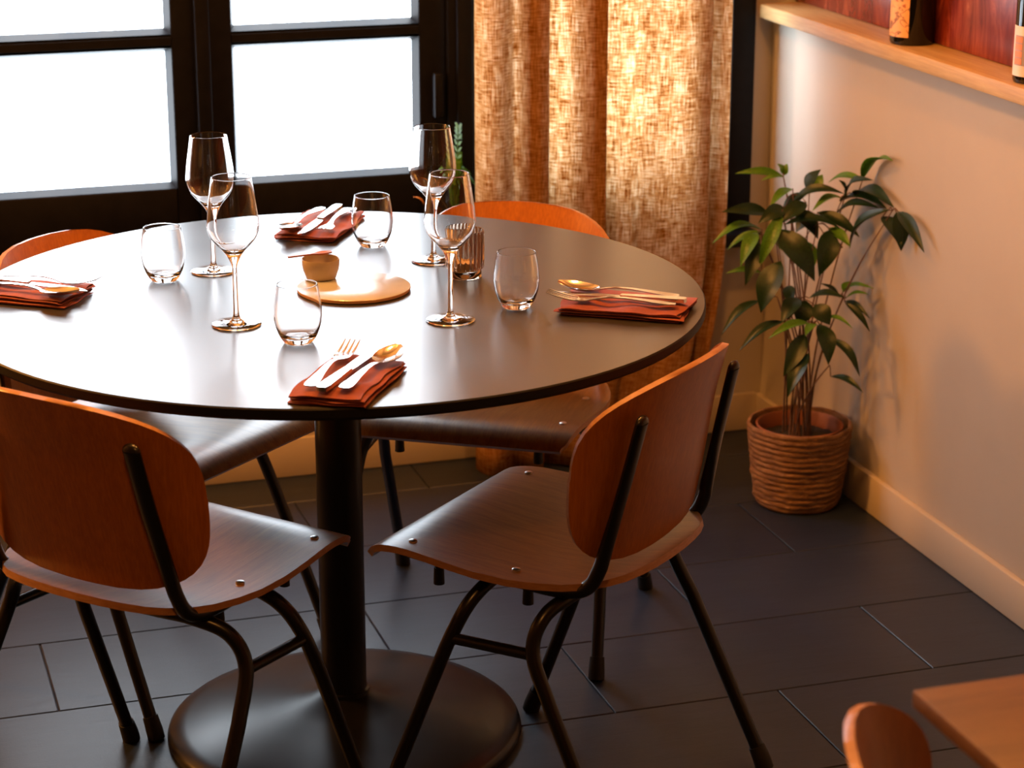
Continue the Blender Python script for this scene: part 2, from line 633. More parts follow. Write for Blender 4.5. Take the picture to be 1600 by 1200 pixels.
wbox('cover_strip', 1.318, 1.352, .54, HEAD - .06, YB - .032, YB - .018, bev=.003)
wbox('cover_strip', .766, .796, .545, HEAD - .065, YB - .024, YB - .006, bev=.004)
wbox('window_sill', WX0 - .02, WX1, SILL - .018, SILL + .014, YB - .085, YB - .022)
def sash(x0, x1, px0, px1, glass='pane'):
    q = MB()
    zt = HEAD - .06
    rows = [(.656, .947), (.975, 1.266), (1.294, 1.585)]
    ya, yb = YB - .006, YB + .045
    def bx(a, b, c, d):
        q.box(a - wx, ya - YB, c - wz, b - wx, yb - YB, d - wz, .004)
    bx(x0, px0, .54, zt); bx(px1, x1, .54, zt)
    bx(px0, px1, .54, .656); bx(px0, px1, 1.585, zt)
    s = q.build('sash', M['frame'], win)
    # sloped glazing bead round each pane, then the pane
    for (za, zb) in rows:
        if zb < 1.5:
            g = MB()
            zc0, zc1 = zb, zb + .028
            prof = [(zc0, yb), (zc0, ya + .012), (zc0 + .006, ya), (zc1 - .006, ya), (zc1, ya + .012), (zc1, yb)]
            vs_ = [(x - wx, y - YB, z - wz) for x in (px0, px1) for z, y in prof]
            n = len(prof)
            g.add(vs_, [(i, i + 1, n + i + 1, n + i) for i in range(n - 1)] + [tuple(range(n)), tuple(range(2 * n - 1, n - 1, -1))])
            g.build('glazing_bar', M['frame'], s, smooth=False)
        pn = MB()
        pn.box(px0 - .004 - wx, YB + .024 - YB, za - .004 - wz, px1 + .004 - wx, YB + .029 - YB, zb + .004 - wz)
        pn.build('pane', M[glass], s, smooth=False)
        bd = MB()
        d = .010
        for (xa, xb, sgn) in ((px0, px0 + d, 1), (px1 - d, px1, -1)):
            edge = xa if sgn > 0 else xb
            inner = xb if sgn > 0 else xa
            pts = [(edge, ya + .002), (inner, YB + .023), (edge, YB + .023)]
            vs_ = [(x - wx, y - YB, z - wz) for z in (za, zb) for x, y in pts]
            bd.add(vs_, [(0, 1, 4, 3), (1, 2, 5, 4), (2, 0, 3, 5), (0, 2, 1), (3, 4, 5)])
        for (z_edge, z_in) in ((za, za + d), (zb, zb - d)):
            pts = [(z_edge, ya + .002), (z_in, YB + .023), (z_edge, YB + .023)]
            vs_ = [(x - wx, y - YB, z - wz) for x in (px0, px1) for z, y in pts]
            bd.add(vs_, [(0, 1, 4, 3), (1, 2, 5, 4), (2, 0, 3, 5), (0, 2, 1), (3, 4, 5)])
        bd.build('glazing_bead', M['frame'], s, smooth=False)
sash(.262, .780, .322, .719)
sash(.782, 1.300, .844, 1.241)
sash(1.370, 1.949, 1.430, 1.890, 'pane_boosted')
hd = MB()
hd.box(1.268 - wx, -.028, .775 - wz, 1.288 - wx, -.006, .87 - wz, .004)
hd.build('espagnolette_keeper', M['frame'], win)

# ------------------------------------------------------------------ pine ledge
sh = MB()
sh.box(2.008, YF + .4, LEDGE, XR + .061, YB - .0235, LEDGE + .030, .003)
ledge = sh.build('wall_ledge', M['pine'])
tag(ledge, 'pale pine ledge running along the right wall under the red panels', 'shelf')

# ------------------------------------------------------------------ linen curtain
def curtain():
    def X(px):
        return 1.337 + (px - 745) * (0.566 / 395)
    prof = [(743, .02), (745, 0), (752, -.022), (764, -.034), (777, -.03), (790, -.012), (801, .0), (812, -.012), (832, -.026), (849, -.018), (840, .006), (822, .012),
            (824, .026), (845, .03), (866, .008), (886, -.004), (912, -.022), (938, -.022), (930, .004), (902, .010), (906, .03), (936, .032), (962, .012), (985, .004),
            (999, .012), (1012, .004), (1040, -.012), (1070, -.022), (1104, -.02), (1096, .006), (1072, .010), (1078, .03), (1104, .028), (1124, .006), (1138, -.004), (1141, .004)]
    pl = catmull([(X(a), b, 0) for a, b in prof], 5)
    L = [0.0]
    for a, b_ in zip(pl, pl[1:]):
        L.append(L[-1] + (b_ - a).length)
    rows = 44
    top, z1 = 2.34, 0.006
    me = bpy.data.meshes.new('curtain')
    verts, faces, uvs = [], [], []
    n = len(pl)
    for i in range(rows + 1):
        z = z1 + (top - z1) * i / rows
        low = max(0.0, (0.5 - z) / 0.5)
        for j, q in enumerate(pl):
            u = (q.x - 1.337) / .566
            x = q.x - u * (0.085 * low ** 1.6) + 0.012 * low * math.sin(6 * u)
            wob = noise.noise(Vector((u * 5, z * 1.3, 3.1))) * .012 + noise.noise(Vector((u * 16, z * 3.1, 8.1))) * .004
            y = YB - .122 + q.y * (1.0 + .25 * low) + wob
            verts.append((x + wob * .35, y, z))
            uvs.append((L[j], z))
    for i in range(rows):
        for j in range(n - 1):
            a = i * n + j
            faces.append((a, a + 1, a + n + 1, a + n))
    me.from_pydata(verts, [], faces)
    uvl = me.uv_layers.new(name='UVMap')
    for lp in me.loops:
        uvl.data[lp.index].uv = uvs[lp.vertex_index]
    me.materials.append(M['linen'])
    me.polygons.foreach_set('use_smooth', [True] * len(me.polygons))
    o = link('curtain', me)
    tag(o, 'ochre linen curtain hanging in folds beside the window', 'curtain')
    md = o.modifiers.new('hem', 'SOLIDIFY')
    md.thickness = 0.0006
    return o
curtain()

# ------------------------------------------------------------------ round table
TZ = 0.745
TC = Vector((0.760, 3.307, 0))
table = empty('dining_table', TC)
tag(table, 'round black pedestal table laid for four', 'table')
RT = 0.5776
t = MB()
t.lathe([(0, TZ), (RT - .002, TZ)], 128)
t.lathe([(RT - .002, TZ), (RT, TZ - .002), (RT, TZ - .013), (RT - .005, TZ - .018), (0, TZ - .018)], 128, mi=1)
t.build('table_top', [M['laminate'], M['edge_band']], table, angle=30)
t = MB()
t.lathe([(.16, TZ - .018), (.16, TZ - .026), (.045, TZ - .03), (0, TZ - .03)], 32)
t.build('mounting_plate', M['metal_black'], table)
t = MB()
t.lathe([(.037, .04), (.037, TZ - .028)], 40)
t.lathe([(.0371, .078), (.041, .076), (.043, .05)], 40)
t.build('column', M['metal_black'], table)
t = MB()
t.lathe([(0, .0), (.289, .0), (.292, .006), (.290, .013), (.284, .018), (.26, .025), (.21, .034), (.15, .044), (.10, .053), (.06, .062), (.042, .070), (.036, .072), (0, .072)], 96)
t.build('base', M['base_black'], table, angle=60)

# ------------------------------------------------------------------ chairs
def smooth01(t):
    t = max(0.0, min(1.0, t))
    return t * t * (3 - 2 * t)

def make_chair():
    root = empty('plywood_chair')
    # seat: waterfall front lip, hollow middle, rounded rear
    wtab = [(-.166, .02), (-.164, .055), (-.158, .093), (-.147, .128), (-.128, .158), (-.10, .184), (-.06, .203), (-.01, .214), (.04, .218), (.10, .214), (.16, .207), (.21, .201), (.235, .196), (.246, .190), (.250, .184)]
    ztab = [(-.166, .457), (-.14, .450), (-.10, .444), (-.05, .4415), (0, .441), (.06, .4435), (.12, .4485), (.165, .4525), (.195, .4525), (.215, .4500), (.23, .4455), (.242, .4385), (.249, .4310), (.250, .4290)]
    st = [-.166, -.163, -.157, -.147, -.132, -.11, -.08, -.04, 0, .05, .10, .14, .17, .19, .205, .218, .229, .238, .245, .249, .250]
    nc = 17
    top, bot = [], []
    path = [Vector((f, 0, lerp_table(ztab, f))) for f in st[:-1]] + [Vector((.2530, 0, .4265))]
    for i, f in enumerate(st):
        a, b_ = path[max(i - 1, 0)], path[min(i + 1, len(path) - 1)]
        tg = (b_ - a).normalized()
        nr = Vector((-tg.z, 0, tg.x))
        wd = lerp_table(wtab, f)
        rt, rb = [], []
        for j in range(nc):
            u = -1 + 2 * j / (nc - 1)
            l = wd * u
            side = .006 * (abs(l) / .21) ** 2.5 - .003
            hollow = side * max(0.0, min(1.0, (.2 - f) / .12))
            pt = Vector((path[i].x, l, path[i].z + hollow))
            rt.append(pt)
            rb.append(pt - nr * .0105)
        top.append(rt); bot.append(rb)
    q = MB()
    q.grid_solid(top, bot, 0, 1)
    seat = q.build('seat', [M['seat'], M['ply_edge']], root, angle=50)
    for f, z in ((.18, .4535), (.005, .4435)):
        for s in (1, -1):
            q = MB()
            q.lathe([(.0065, -.001), (.0062, .0008), (.004, .0018), (0, .002)], 14)
            q.build('screw', M['screw'], seat, (f, s * .172, z))
    # backrest
    zc, hh, hw, n = .604, .142, .207, 3.4
    rows, cols = 27, 23
    top, bot = [], []
    for i in range(rows):
        vv = math.sin((-1 + 2 * i / (rows - 1)) * PI / 2)
        wfac = max(1e-3, (1 - abs(vv) ** n)) ** (1 / n)
        rt, rb = [], []
        for j in range(cols):
            u = math.sin((-1 + 2 * j / (cols - 1)) * PI / 2) * .6 + (-1 + 2 * j / (cols - 1)) * .4
            l = hw * wfac * u * (1.0 - .035 * vv)
            z = zc + hh * vv - .010 * (l / hw) ** 2 * (1 if vv > 0 else -.3)
            f = -.136 - .205 * (z - .466) + .6 * l * l + (14 + 20 * smooth01((z - .50) / .24)) * l ** 4 - .10 * max(0, z - .66) * (1 - (l / hw) ** 2)
            nx = Vector((1, -1.2 * l - 4 * (14 + 20 * smooth01((z - .50) / .24)) * l ** 3, .205)).normalized()
            pt = Vector((f, l, z))
            rt.append(pt + nx * .005)
            rb.append(pt - nx * .005)
        top.append(rt); bot.append(rb)
    q = MB()
    q.grid_solid(top, bot, 0, 1)
    back = q.build('backrest', [M['back'], M['ply_edge']], root, angle=50)
    rt_ = .0108
    for s in (1, -1):
        q = MB()
        q.tube([(-.181, s * .150, .690), (-.160, s * .156, .600), (-.136, s * .166, .500), (-.128, s * .170, .468), (-.112, s * .172, .440), (-.080, s * .172, .427), (-.02, s * .172, .426), (.10, s * .172, .432), (.185, s * .172, .437)], rt_, 12, 6)
        q.lathe([(rt_, -.001), (rt_ * .9, .004), (rt_ * .6, .008), (0, .0105)], 12, (-.181, s * .150, .690))   # rounded tube end
        for i_, v_ in enumerate(q.v):                                  # the upright is pressed flat where it meets the backrest
            if v_[2] > .47 and v_[0] < -.1:
                tt_ = min(1.0, (v_[2] - .47) / .09)
                zz_ = min(v_[2], .69)
                lc = s * (.150 + (.690 - zz_) / .222 * .020)
                fc = -.181 + (.690 - zz_) / .222 * .053
                q.v[i_] = (fc + (v_[0] - fc) * (1 - .30 * tt_), lc + (v_[1] - lc) * (1 + .38 * tt_), v_[2])
        q.build('side_tube', M['metal_black'], root)
        for (pts, nm) in (([(.044, s * .0, .4195), (.047, s * .08, .4195), (.052, s * .150, .416), (.066, s * .196, .392), (.084, s * .220, .345), (.110, s * .230, .275), (.215, s * .243, .004)], 'f'),
                          ([(-.088, s * .0, .4165), (-.086, s * .08, .4165), (-.075, s * .150, .413), (-.056, s * .200, .392), (-.052, s * .224, .345), (-.085, s * .234, .275), (-.215, s * .243, .004)], 'r')):
            q = MB()
            P = catmull(pts[:-1], 7) + [Vector(pts[-1])]
            q.tube(P, rt_, 12, 1)
            leg = q.build('leg', M['metal_black'], root)
            a, e = Vector(pts[-2]), Vector(pts[-1])
            d = (a - e).normalized()
            q = MB()
            q.tube([e + Vector((0, 0, -.003)), e + d * .012, e + d * .036], [.0145, .0145, .0130], 12, 1)
            q.build('foot_cap', M['rubber'], leg)
        q = MB()
        q.tube([(.086, s * .221, .338), (.02, s * .222, .340), (-.053, s * .223, .342)], .0085, 10, 1)
        q.build('stretcher', M['metal_black'], root)
    for f, l in ((.165, .125), (.165, -.125), (.012, .125), (.012, -.125)):
        q = MB()
        q.tube([(f, l, .438), (f, l, .386)], .0055, 10, 1)
        q.tube([(f, l, .398), (f, l, .372)], [.0075, .0085], 10, 1)
        q.build('stacking_bumper', M['rubber'], root)
    return root

POSES = [((1.041, 2.959), 132.37, 'plywood chair on black tube legs, back to the camera, right of the table post'),
         ((0.409, 3.048), 40.27, 'plywood chair cut by the left frame edge, its back towards the camera'),
         ((0.497, 3.684), -48.86, 'plywood chair nearest the window, its seat showing left of the table post'),
         ((1.131, 3.673), -122.31, 'plywood chair standing before the curtain, its seat showing right of the table post'),
         ((1.027, 1.566), -20.0, 'blurred plywood chair pushed under the wooden table in the lower right corner')]
chair0 = make_chair()
for i, (pos, ang, lab) in enumerate(POSES):
    ch = chair0 if i == 0 else copy_tree(chair0)
    ch.location = (pos[0], pos[1], 0)
    ch.rotation_euler = (0, 0, R(ang))
    tag(ch, lab, 'chair', 'plywood chairs with black tube frames')

# ------------------------------------------------------------------ second table
t2 = empty('square_table', (1.40, 1.36, 0))
tag(t2, 'wooden table whose blurred corner shows at the lower right', 'table')
q = MB()
q.box(-.45, -.36, .727, .45, .378, .745, .003)
q.build('table_top', M['oak'], t2)
q = MB()
q.lathe([(.035, .03), (.035, .727)], 24)
q.build('column', M['metal_black'], t2)
q = MB()
q.lathe([(0, 0.0), (.228, 0.0), (.230, .008), (.22, .016), (.06, .035), (0, .037)], 48)
q.build('base', M['base_black'], t2)

# ------------------------------------------------------------------ glassware
def fine(prof, sub=4):
    return [(max(0.0, p.x), p.z) for p in catmull([(r, 0, z) for r, z in prof], sub)]
def tumbler_mesh():
    outer = [(0, .0012), (.012, .0004), (.0195, .0), (.0212, .0012), (.0248, .006), (.0290, .014), (.0330, .026), (.0351, .040), (.0352, .048), (.0340, .062), (.0318, .076), (.0299, .0855), (.02965, .0867)]
    rim = [(.0293, .0872), (.0289, .0872), (.02855, .0867)]
    inner = [(.0288, .0855), (.0307, .076), (.0328, .062), (.0340, .048), (.0339, .040), (.0317, .027), (.0277, .017), (.0228, .0112), (.0150, .0088), (0, .0080)]
    q = MB()
    q.lathe(outer[:4] + fine(outer[4:]) + rim + fine(inner[:-3]) + inner[-3:], 72)
    return q
TUM = [((.521, 3.476), 'clear stemless tumbler nearest the left end of the table'),
       ((.895, 3.599), 'clear stemless tumbler at the back beside the window-side napkin'),
       ((1.008, 3.151), 'clear stemless tumbler between ribbed candle holder and right-hand napkin'),
       ((.649, 3.065), 'clear stemless tumbler in front of the cream plate, behind the near napkin')]
first = None
for (x, y), lab in TUM:
    if first is None:
        first = tumbler_mesh().build('stemless_tumbler', M['glass'], angle=60)
        o = first
    else:
        o = first.copy(); COL.objects.link(o)
    o.location = (x, y, TZ + .0004)
    tag(o, lab, 'glass', 'stemless tumblers on the round table')

def wine_parts():
    root = empty('wine_glass')
    outer = [(.0036, .0885), (.0046, .093), (.0070, .099), (.0112, .107), (.0180, .1155), (.0262, .1240), (.0332, .1330), (.0374, .1430), (.0386, .1520), (.0378, .166), (.0352, .186), (.0320, .206), (.0293, .2230), (.02912, .2242)]
    inner = [(.0286, .2230), (.0313, .206), (.0345, .186), (.0371, .166), (.0379, .152), (.0367, .1435), (.0325, .1340), (.0255, .1256), (.0172, .1178), (.0090, .1128), (0, .1112)]
    q = MB()
    q.lathe([(0, .0885)] + fine(outer) + [(.0289, .2247), (.0286, .2247), (.0284, .2242)] + fine(inner[:-1]) + inner[-1:], 72)
    q.build('bowl', M['glass'], root, angle=60)
    q = MB()
    q.lathe([(0, .0004), (.030, .0004), (.0365, .0008), (.0372, .0018), (.0362, .0028), (.024, .0040), (.012, .0060), (.0064, .0095), (.0044, .016), (.0038, .03), (.0035, .06), (.0035, .0884), (0, .0884)], 48)
    q.build('stem_and_foot', M['glass'], root, angle=60)
    return root
WG = [((.606, 3.505), 'tall wine glass at the back left, standing in front of the window post'),
      ((.581, 3.182), 'tall wine glass at the front left, standing behind the front tumbler'),
      ((.965, 3.466), 'tall wine glass at the back right, behind the ribbed candle holder'),
      ((.891, 3.109), 'tall wine glass at the front right, overlapping the ribbed candle holder')]
w0 = wine_parts()
for i, ((x, y), lab) in enumerate(WG):
    g = w0 if i == 0 else copy_tree(w0)
    g.location = (x, y, TZ + .0002)
    tag(g, lab, 'wine glass', 'wine glasses on the round table')

# ribbed candle holder
def ribbed():
    root = empty('candle_holder', (.985, 3.352, TZ + .0003))
    tag(root, 'smoked ribbed glass tealight holder among the glasses', 'candle holder')
    n = 26 * 8
    prof_o = [(0, .0), (.0255, .0), (.0270, .0015), (.0270, .010), (.0262, .0125), (.0292, .0150), (.0302, .018), (.0306, .045), (.0308, .072), (.0304, .0772)]
    prof_i = [(.0290, .0772), (.0286, .072), (.0284, .045), (.0278, .020), (.0255, .0135), (0, .0130)]
    rings, verts, faces = [], [], []
    for (r, z) in prof_o + prof_i:
        if r == 0:
            rings.append([len(verts)]); verts.append((0, 0, z)); continue
        rings.append(list(range(len(verts), len(verts) + n)))
        amp = .0017 if ((r, z) in prof_o and .0165 < z < .0745) else 0
        for k in range(n):
            a = 2 * PI * k / n
            rr = r + amp * (abs(math.cos(13 * a)) * 2 - 1.2)
            verts.append((rr * math.cos(a), rr * math.sin(a), z))
    for A_, B_ in zip(rings, rings[1:]):
        for k in range(n):
            k2 = (k + 1) % n
            if len(A_) == 1:
                faces.append((A_[0], B_[k2], B_[k]))
            elif len(B_) == 1:
                faces.append((A_[k], A_[k2], B_[0]))
            else:
                faces.append((A_[k], A_[k2], B_[k2], B_[k]))
    q = MB(); q.add(verts, faces)
    q.build('ribbed_cup', M['smoked'], root, angle=60)
    q = MB()
    q.lathe([(0, .0136), (.0190, .0136), (.0192, .0260), (.0182, .0262), (.0180, .0235), (0, .0235)], 32)
    tl = q.build('tealight', simple('tealight_wax', (.75, .68, .58), .5), root)
    q = MB()
    q.tube([(0, 0, .0235), (.0006, 0, .030)], .0008, 6, 1)
    q.build('wick', M['rubber'], tl)
ribbed()

# plate, pinch bowl and little spoon
plate = empty('round_plate', (.795, 3.325, TZ + .0003))
tag(plate, 'flat round cream stoneware plate in the middle of the table', 'plate')
q = MB()
q.lathe([(0, .0068), (.0885, .0068), (.0893, .0062)], 72)
q.build('glazed_top', M['ceramic_white'], plate)
q = MB()
q.lathe([(.0893, .0062), (.0896, .0045), (.0885, .0012), (.084, .0), (0, .0)], 72)
q.build('bare_edge', M['ceramic_edge'], plate)
q = MB()
q.lathe([(0, .0), (.0225, .0), (.0240, .0012), (.0255, .006), (.0285, .014), (.0298, .022), (.0302, .031), (.0298, .0322), (.0288, .0316), (.0282, .022), (.0262, .012), (.022, .0062), (0, .005)], 56)
bowl = q.build('pinch_bowl', M['ceramic_tan'], loc=(.757, 3.388, TZ + .0073))
tag(bowl, 'small tan stoneware bowl standing on the cream plate', 'bowl')
q = MB()
# spoon resting across the bowl rim
a = Vector((.707, 3.399, TZ + .0425)); e = Vector((.779, 3.407, TZ + .0440))
def spoon_strip(a, e):
    d = (e - a); L_ = d.length; d = d.normalized(); sd = Vector((0, 0, 1)).cross(d).normalized(); up = d.cross(sd)
    top, bot = [], []
    for i in range(15):
        s = i / 14
        wd = .0022 if s < .6 else .0022 + .0052 * math.sin(min(1, (s - .6) / .38) * PI * .93) ** .8
        hz = 0 if s < .6 else -.0025 * math.sin((s - .6) / .4 * PI)
        rt, rb = [], []
        for j in range(5):
            u = -1 + j / 2
            pt = a + d * (L_ * s) + sd * (wd * u) + up * (hz * (1 - u * u) + .0012)
            rt.append(pt); rb.append(pt - up * .0026)
        top.append(rt); bot.append(rb)
    return top, bot
q.grid_solid(*spoon_strip(a, e))
tag(q.build('wooden_spoon', M['spoon_wood']), 'tiny reddish wooden spoon laid across the tan bowl', 'spoon')

# ------------------------------------------------------------------ napkins and cutlery
def napkin_mesh(seed, W=.104, L=.186, H=.0125, fan=0.0):
    """linen folded in five layers: zig-zag section swept along the length"""
    sec = []
    layers = 5
    step = H / layers
    for k in range(layers):
        z = step * (k + .5)
        xs = [-.5, -.25, 0, .25, .5]
        if k % 2:
            xs = xs[::-1]
        sh_ = [0, .05, -.04, .03, -.02][k]
        for x in xs:
            sec.append((x * (W - .006) + sh_ * .06, z))
        if k < layers - 1:
            sgn = 1 if k % 2 == 0 else -1
            sec.append((sgn * (W / 2 + .001) + sh_ * .06, z + step / 2))
    secp = catmull([(x, 0, z) for x, z in sec], 3)
    n = 26
    th = .0011
    top, bot = [], []
    for i in range(n + 1):
        y = -L / 2 + L * i / n
        rt, rb = [], []
        for j, s in enumerate(secp):
            t_ = secp[min(j + 1, len(secp) - 1)] - secp[max(j - 1, 0)]
            nr = Vector((-t_.z, 0, t_.x)).normalized()
            k = s.z / H
            ex = noise.noise(Vector((s.x * 22, y * 14, seed + k * 1.5))) * .0075 * (.25 + k)
            ez = noise.noise(Vector((s.x * 30, y * 22, seed + 9.3 + k * .6))) * .0062 * k
            end = (abs(i / n - .5) * 2) ** 6
            yy = y + noise.noise(Vector((s.x * 18, k * 5, seed + 4))) * .012 * (1 if y > 0 else -1) * (abs(y) / (L / 2))
            p = Vector((s.x * (1 + fan * (k - .5) * (y / L)) + ex, yy, max(.0012, s.z + ez - .0012 * end)))
            rt.append(p + nr * th * .5); rb.append(p - nr * th * .5)
        top.append(rt); bot.append(rb)
    q = MB()
    q.grid_solid(top, bot)
    return q

def strip(sts, across=7, thick=.0020):
    """sts: (y, halfwidth, z, cup depth)"""
    top, bot = [], []
    for y, wd, z, cup in sts:
        rt, rb = [], []
        for j in range(across):
            u = -1 + 2 * j / (across - 1)
            zz = z - cup * (1 - u * u)
            rt.append((wd * u, y, zz + thick / 2)); rb.append((wd * u, y, zz - thick / 2))
        top.append(rt); bot.append(rb)
    return top, bot

def spoon_mesh():
    sts = [(-.095, .0030, .0026, 0), (-.093, .0072, .0026, 0), (-.085, .0092, .0028, 0), (-.07, .0086, .0040, 0), (-.045, .0062, .0066, 0), (-.02, .0042, .0088, 0), (.005, .0034, .0092, 0), (.022, .0034, .0070, 0), (.032, .0046, .0048, .0002)]
    for i in range(13):
        s = i / 12
        y = .036 + .062 * s
        wd = .0200 * max(.07, math.sin(PI * (.13 + .845 * s) ** .88)) ** .62
        z = .0052 + .0075 * s ** 1.3 + .001
        cup = .0072 * math.sin(PI * min(1, (.08 + .9 * s))) ** .7
        sts.append((y, wd, z, cup))
    q = MB(); q.grid_solid(*strip(sts, 11, .0016))
    return q
def knife_mesh():
    sts = [(-.105, .0030, .0040, 0), (-.103, .0070, .0040, 0), (-.09, .0085, .0040, 0), (-.06, .0078, .0042, 0), (-.02, .0062, .0044, 0), (-.003, .0056, .0044, 0)]
    q = MB(); q.grid_solid(*strip(sts, 5, .0062))
    bl = [(-.004, -.0050, .0060), (.01, -.0085, .0070), (.04, -.0095, .0072), (.07, -.0088, .0072), (.092, -.0045, .0068), (.102, .0030, .0052), (.1045, .0052, .0056)]
    top = [[(x0, y, .0050), ((x0 + x1) / 2, y, .0053), (x1, y, .0050)] for y, x0, x1 in bl]
    bot = [[(x0, y, .0046), ((x0 + x1) / 2, y, .0036), (x1, y, .0036)] for y, x0, x1 in bl]
    q.grid_solid(top, bot)
    return q
def fork_mesh():
    sts = [(-.097, .0030, .0026, 0), (-.095, .0070, .0026, 0), (-.087, .0090, .0028, 0), (-.07, .0084, .0040, 0), (-.045, .0060, .0066, 0), (-.02, .0042, .0088, 0), (.005, .0034, .0092, 0), (.022, .0036, .0070, 0), (.032, .0062, .0050, .0006), (.040, .0104, .0043, .0012), (.048, .0122, .0046, .0014), (.054, .0124, .0054, .0013)]
    q = MB(); q.grid_solid(*strip(sts, 9, .0018))
    for k in range(4):
        xc = -.0106 + k * .00707
        tt = []
        for i in range(9):
            s = i / 8
            y = .053 + .047 * s
            tt.append((y, .0018 * (1 - .72 * s ** 2), .0049 - .0011 * (1 - (xc / .0124) ** 2) * (1 - s) + .0012 * s + .0095 * s ** 1.6))
        top = [[(xc * (1 + .03 * s_) - wd, y, z + .0009), (xc * (1 + .03 * s_) + wd, y, z + .0009)] for s_, (y, wd, z) in enumerate(tt) for s_ in (0,)]
        bot = [[(xc - wd, y, z - .0008), (xc + wd, y, z - .0008)] for (y, wd, z) in tt]
        q.grid_solid(top, bot)
    return q

SETS = [  # centre, direction from handle to head (deg), napkin length, width, seed, wording
    ((.668, 2.838), 57.0, .190, .106, 1.7, 'at the near edge of the table', 'nearest the camera'),
    ((1.164, 3.088), 147.5, .188, .118, 5.2, 'at the right edge of the table', 'on the right-hand side'),
    ((.297, 3.446), -36.0, .190, .104, 8.8, 'cut off by the left frame edge', 'at the far left'),
    ((.838, 3.741), -120.0, .180, .106, 12.4, 'at the window side of the table', 'below the window'),
]
meshes = {}
for (cx, cy), ang, ln, wd, seed, where, short in SETS:
    rz = R(ang) - PI / 2
    nk = napkin_mesh(seed, wd, ln, .0140, .16).build('folded_napkin', M['napkin'], loc=(cx, cy, TZ + .0002), angle=50)
    nk.rotation_euler = (0, 0, rz)
    tag(nk, 'folded rust red linen napkin under cutlery ' + where, 'napkin', 'napkins on the round table')
    rot = Matrix.Rotation(rz, 4, 'Z')
    for kind, fn, dx, dy, da, dz in (('dinner_fork', fork_mesh, -.030, .016, 2.0, .0170), ('table_knife', knife_mesh, -.002, .012, -2.0, .0165), ('dessert_spoon', spoon_mesh, .027, .018, -4.0, .0170)):
        if kind not in meshes:
            o = fn().build(kind, M['steel'], angle=45)
            meshes[kind] = o.data
        else:
            o = link(kind, meshes[kind])
        pos = rot @ Vector((dx, dy, 0))
        o.location = (cx + pos.x, cy + pos.y, TZ + dz)
        o.rotation_euler = (R(-1.2), 0, rz + R(da))
        word = {'dinner_fork': 'steel fork', 'table_knife': 'steel knife', 'dessert_spoon': 'steel spoon'}[kind]
        tag(o, word + ' on the red napkin ' + short, word.split()[1], 'steel cutlery on the napkins')

# ------------------------------------------------------------------ bottles on the ledge
BZ = LEDGE + .0302
def bottle(x, y, r, h, lab):
    root = empty('wine_bottle', (x, y, BZ))
    tag(root, lab, 'bottle', 'wine bottles on the pine ledge')
    q = MB()
    q.lathe([(0, .004), (r * .7, .0), (r * .95, .001), (r, .006), (r, h * .60), (r * .97, h * .635), (r * .82, h * .68), (r * .55, h * .73), (r * .41, h * .78), (r * .37, h * .95)], 40)
    q.build('body', M['wine_glass_dark'], root, angle=60)
    q = MB()
    q.lathe([(r * .375, h * .86), (r * .40, h * .862), (r * .40, h * .985), (r * .36, h), (0, h)], 28)
    q.build('capsule', simple('bottle_capsule', (.05, .008, .008), .35), root)
    return root
def arc_label(root, name, r, a0, a1, z0, z1, mat, off=.0004):
    n = 18
    top = [[((r + off) * math.cos(a0 + (a1 - a0) * k / n), (r + off) * math.sin(a0 + (a1 - a0) * k / n), z) for k in range(n + 1)] for z in (z0, z1)]
    bot = [[((r + off - .0003) * math.cos(a0 + (a1 - a0) * k / n), (r + off - .0003) * math.sin(a0 + (a1 - a0) * k / n), z) for k in range(n + 1)] for z in (z0, z1)]
    q = MB(); q.grid_solid(top, bot)
    return q.build(name, mat, root)
b1 = bottle(2.062, 3.925, .0425, .32, 'dark wine bottle with an orange illustrated label on the pine ledge')
arc_label(b1, 'label', .0425, R(140), R(234), .016, .125, M['label_orange'])
b2 = bottle(2.060, 3.458, .0375, .31, 'dark wine bottle with a white label at the right frame edge')
wl = arc_label(b2, 'label', .0375, R(150), R(228), .013, .10, M['label_white'])
arc_label(b2, 'label_print', .0375, R(172), R(214), .032, .084, M['label_grey'], .0008)
for k in range(4):
    arc_label(b2, 'label_print', .0375, R(174), R(202), .034 + k * .0125, .0445 + k * .0125, M['label_print'], .0012)

# ------------------------------------------------------------------ potted plant in the corner
PB = Vector((1.926, 4.072, 0))
plant = empty('potted_plant', PB)
tag(plant, 'leafy green plant in a braided seagrass basket in the corner', 'plant')
HB = .180
q = MB()
prof = []
rings = 15
for i in range(rings):
    z0 = HB * i / rings
    for k in range(5):
        s = k / 5
        z = z0 + HB / rings * s
        rad = .086 + (.108 - .086) * (z / HB) ** .8 - (.006 if z < .012 else 0) * (1 - z / .012)
        prof.append((rad + .0030 * math.sin(PI * s), z))
prof.append((.1075, HB)); prof.append((.1030, HB - .001)); prof.append((.098, .10)); prof.append((.080, .008)); prof.append((0, .008))
q.lathe([(0, 0.0), (.080, 0.0)] + prof[1:], 72)
for i, v in enumerate(q.v):
    vec = Vector(v)
    rr = math.hypot(v[0], v[1])
    if rr > .07:
        d = noise.noise(Vector((v[0] * 40, v[1] * 40, v[2] * 160))) * .0026 + noise.noise(Vector((v[0] * 14, v[1] * 14, v[2] * 30 + 5))) * .003
        zz = v[2] + (noise.noise(Vector((v[0] * 25, v[1] * 25, 3))) * .004 if v[2] > .02 else 0)
        q.v[i] = (v[0] * (1 + d / rr), v[1] * (1 + d / rr), max(0.0, zz))
q.build('basket', M['basket'], plant, angle=70)
q = MB()
q.lathe([(0, .012), (.070, .012), (.0885, .150), (.0905, .170), (.0915, .1735), (.0890, .1755), (.0865, .1725), (.0845, .140), (0, .138)], 56)
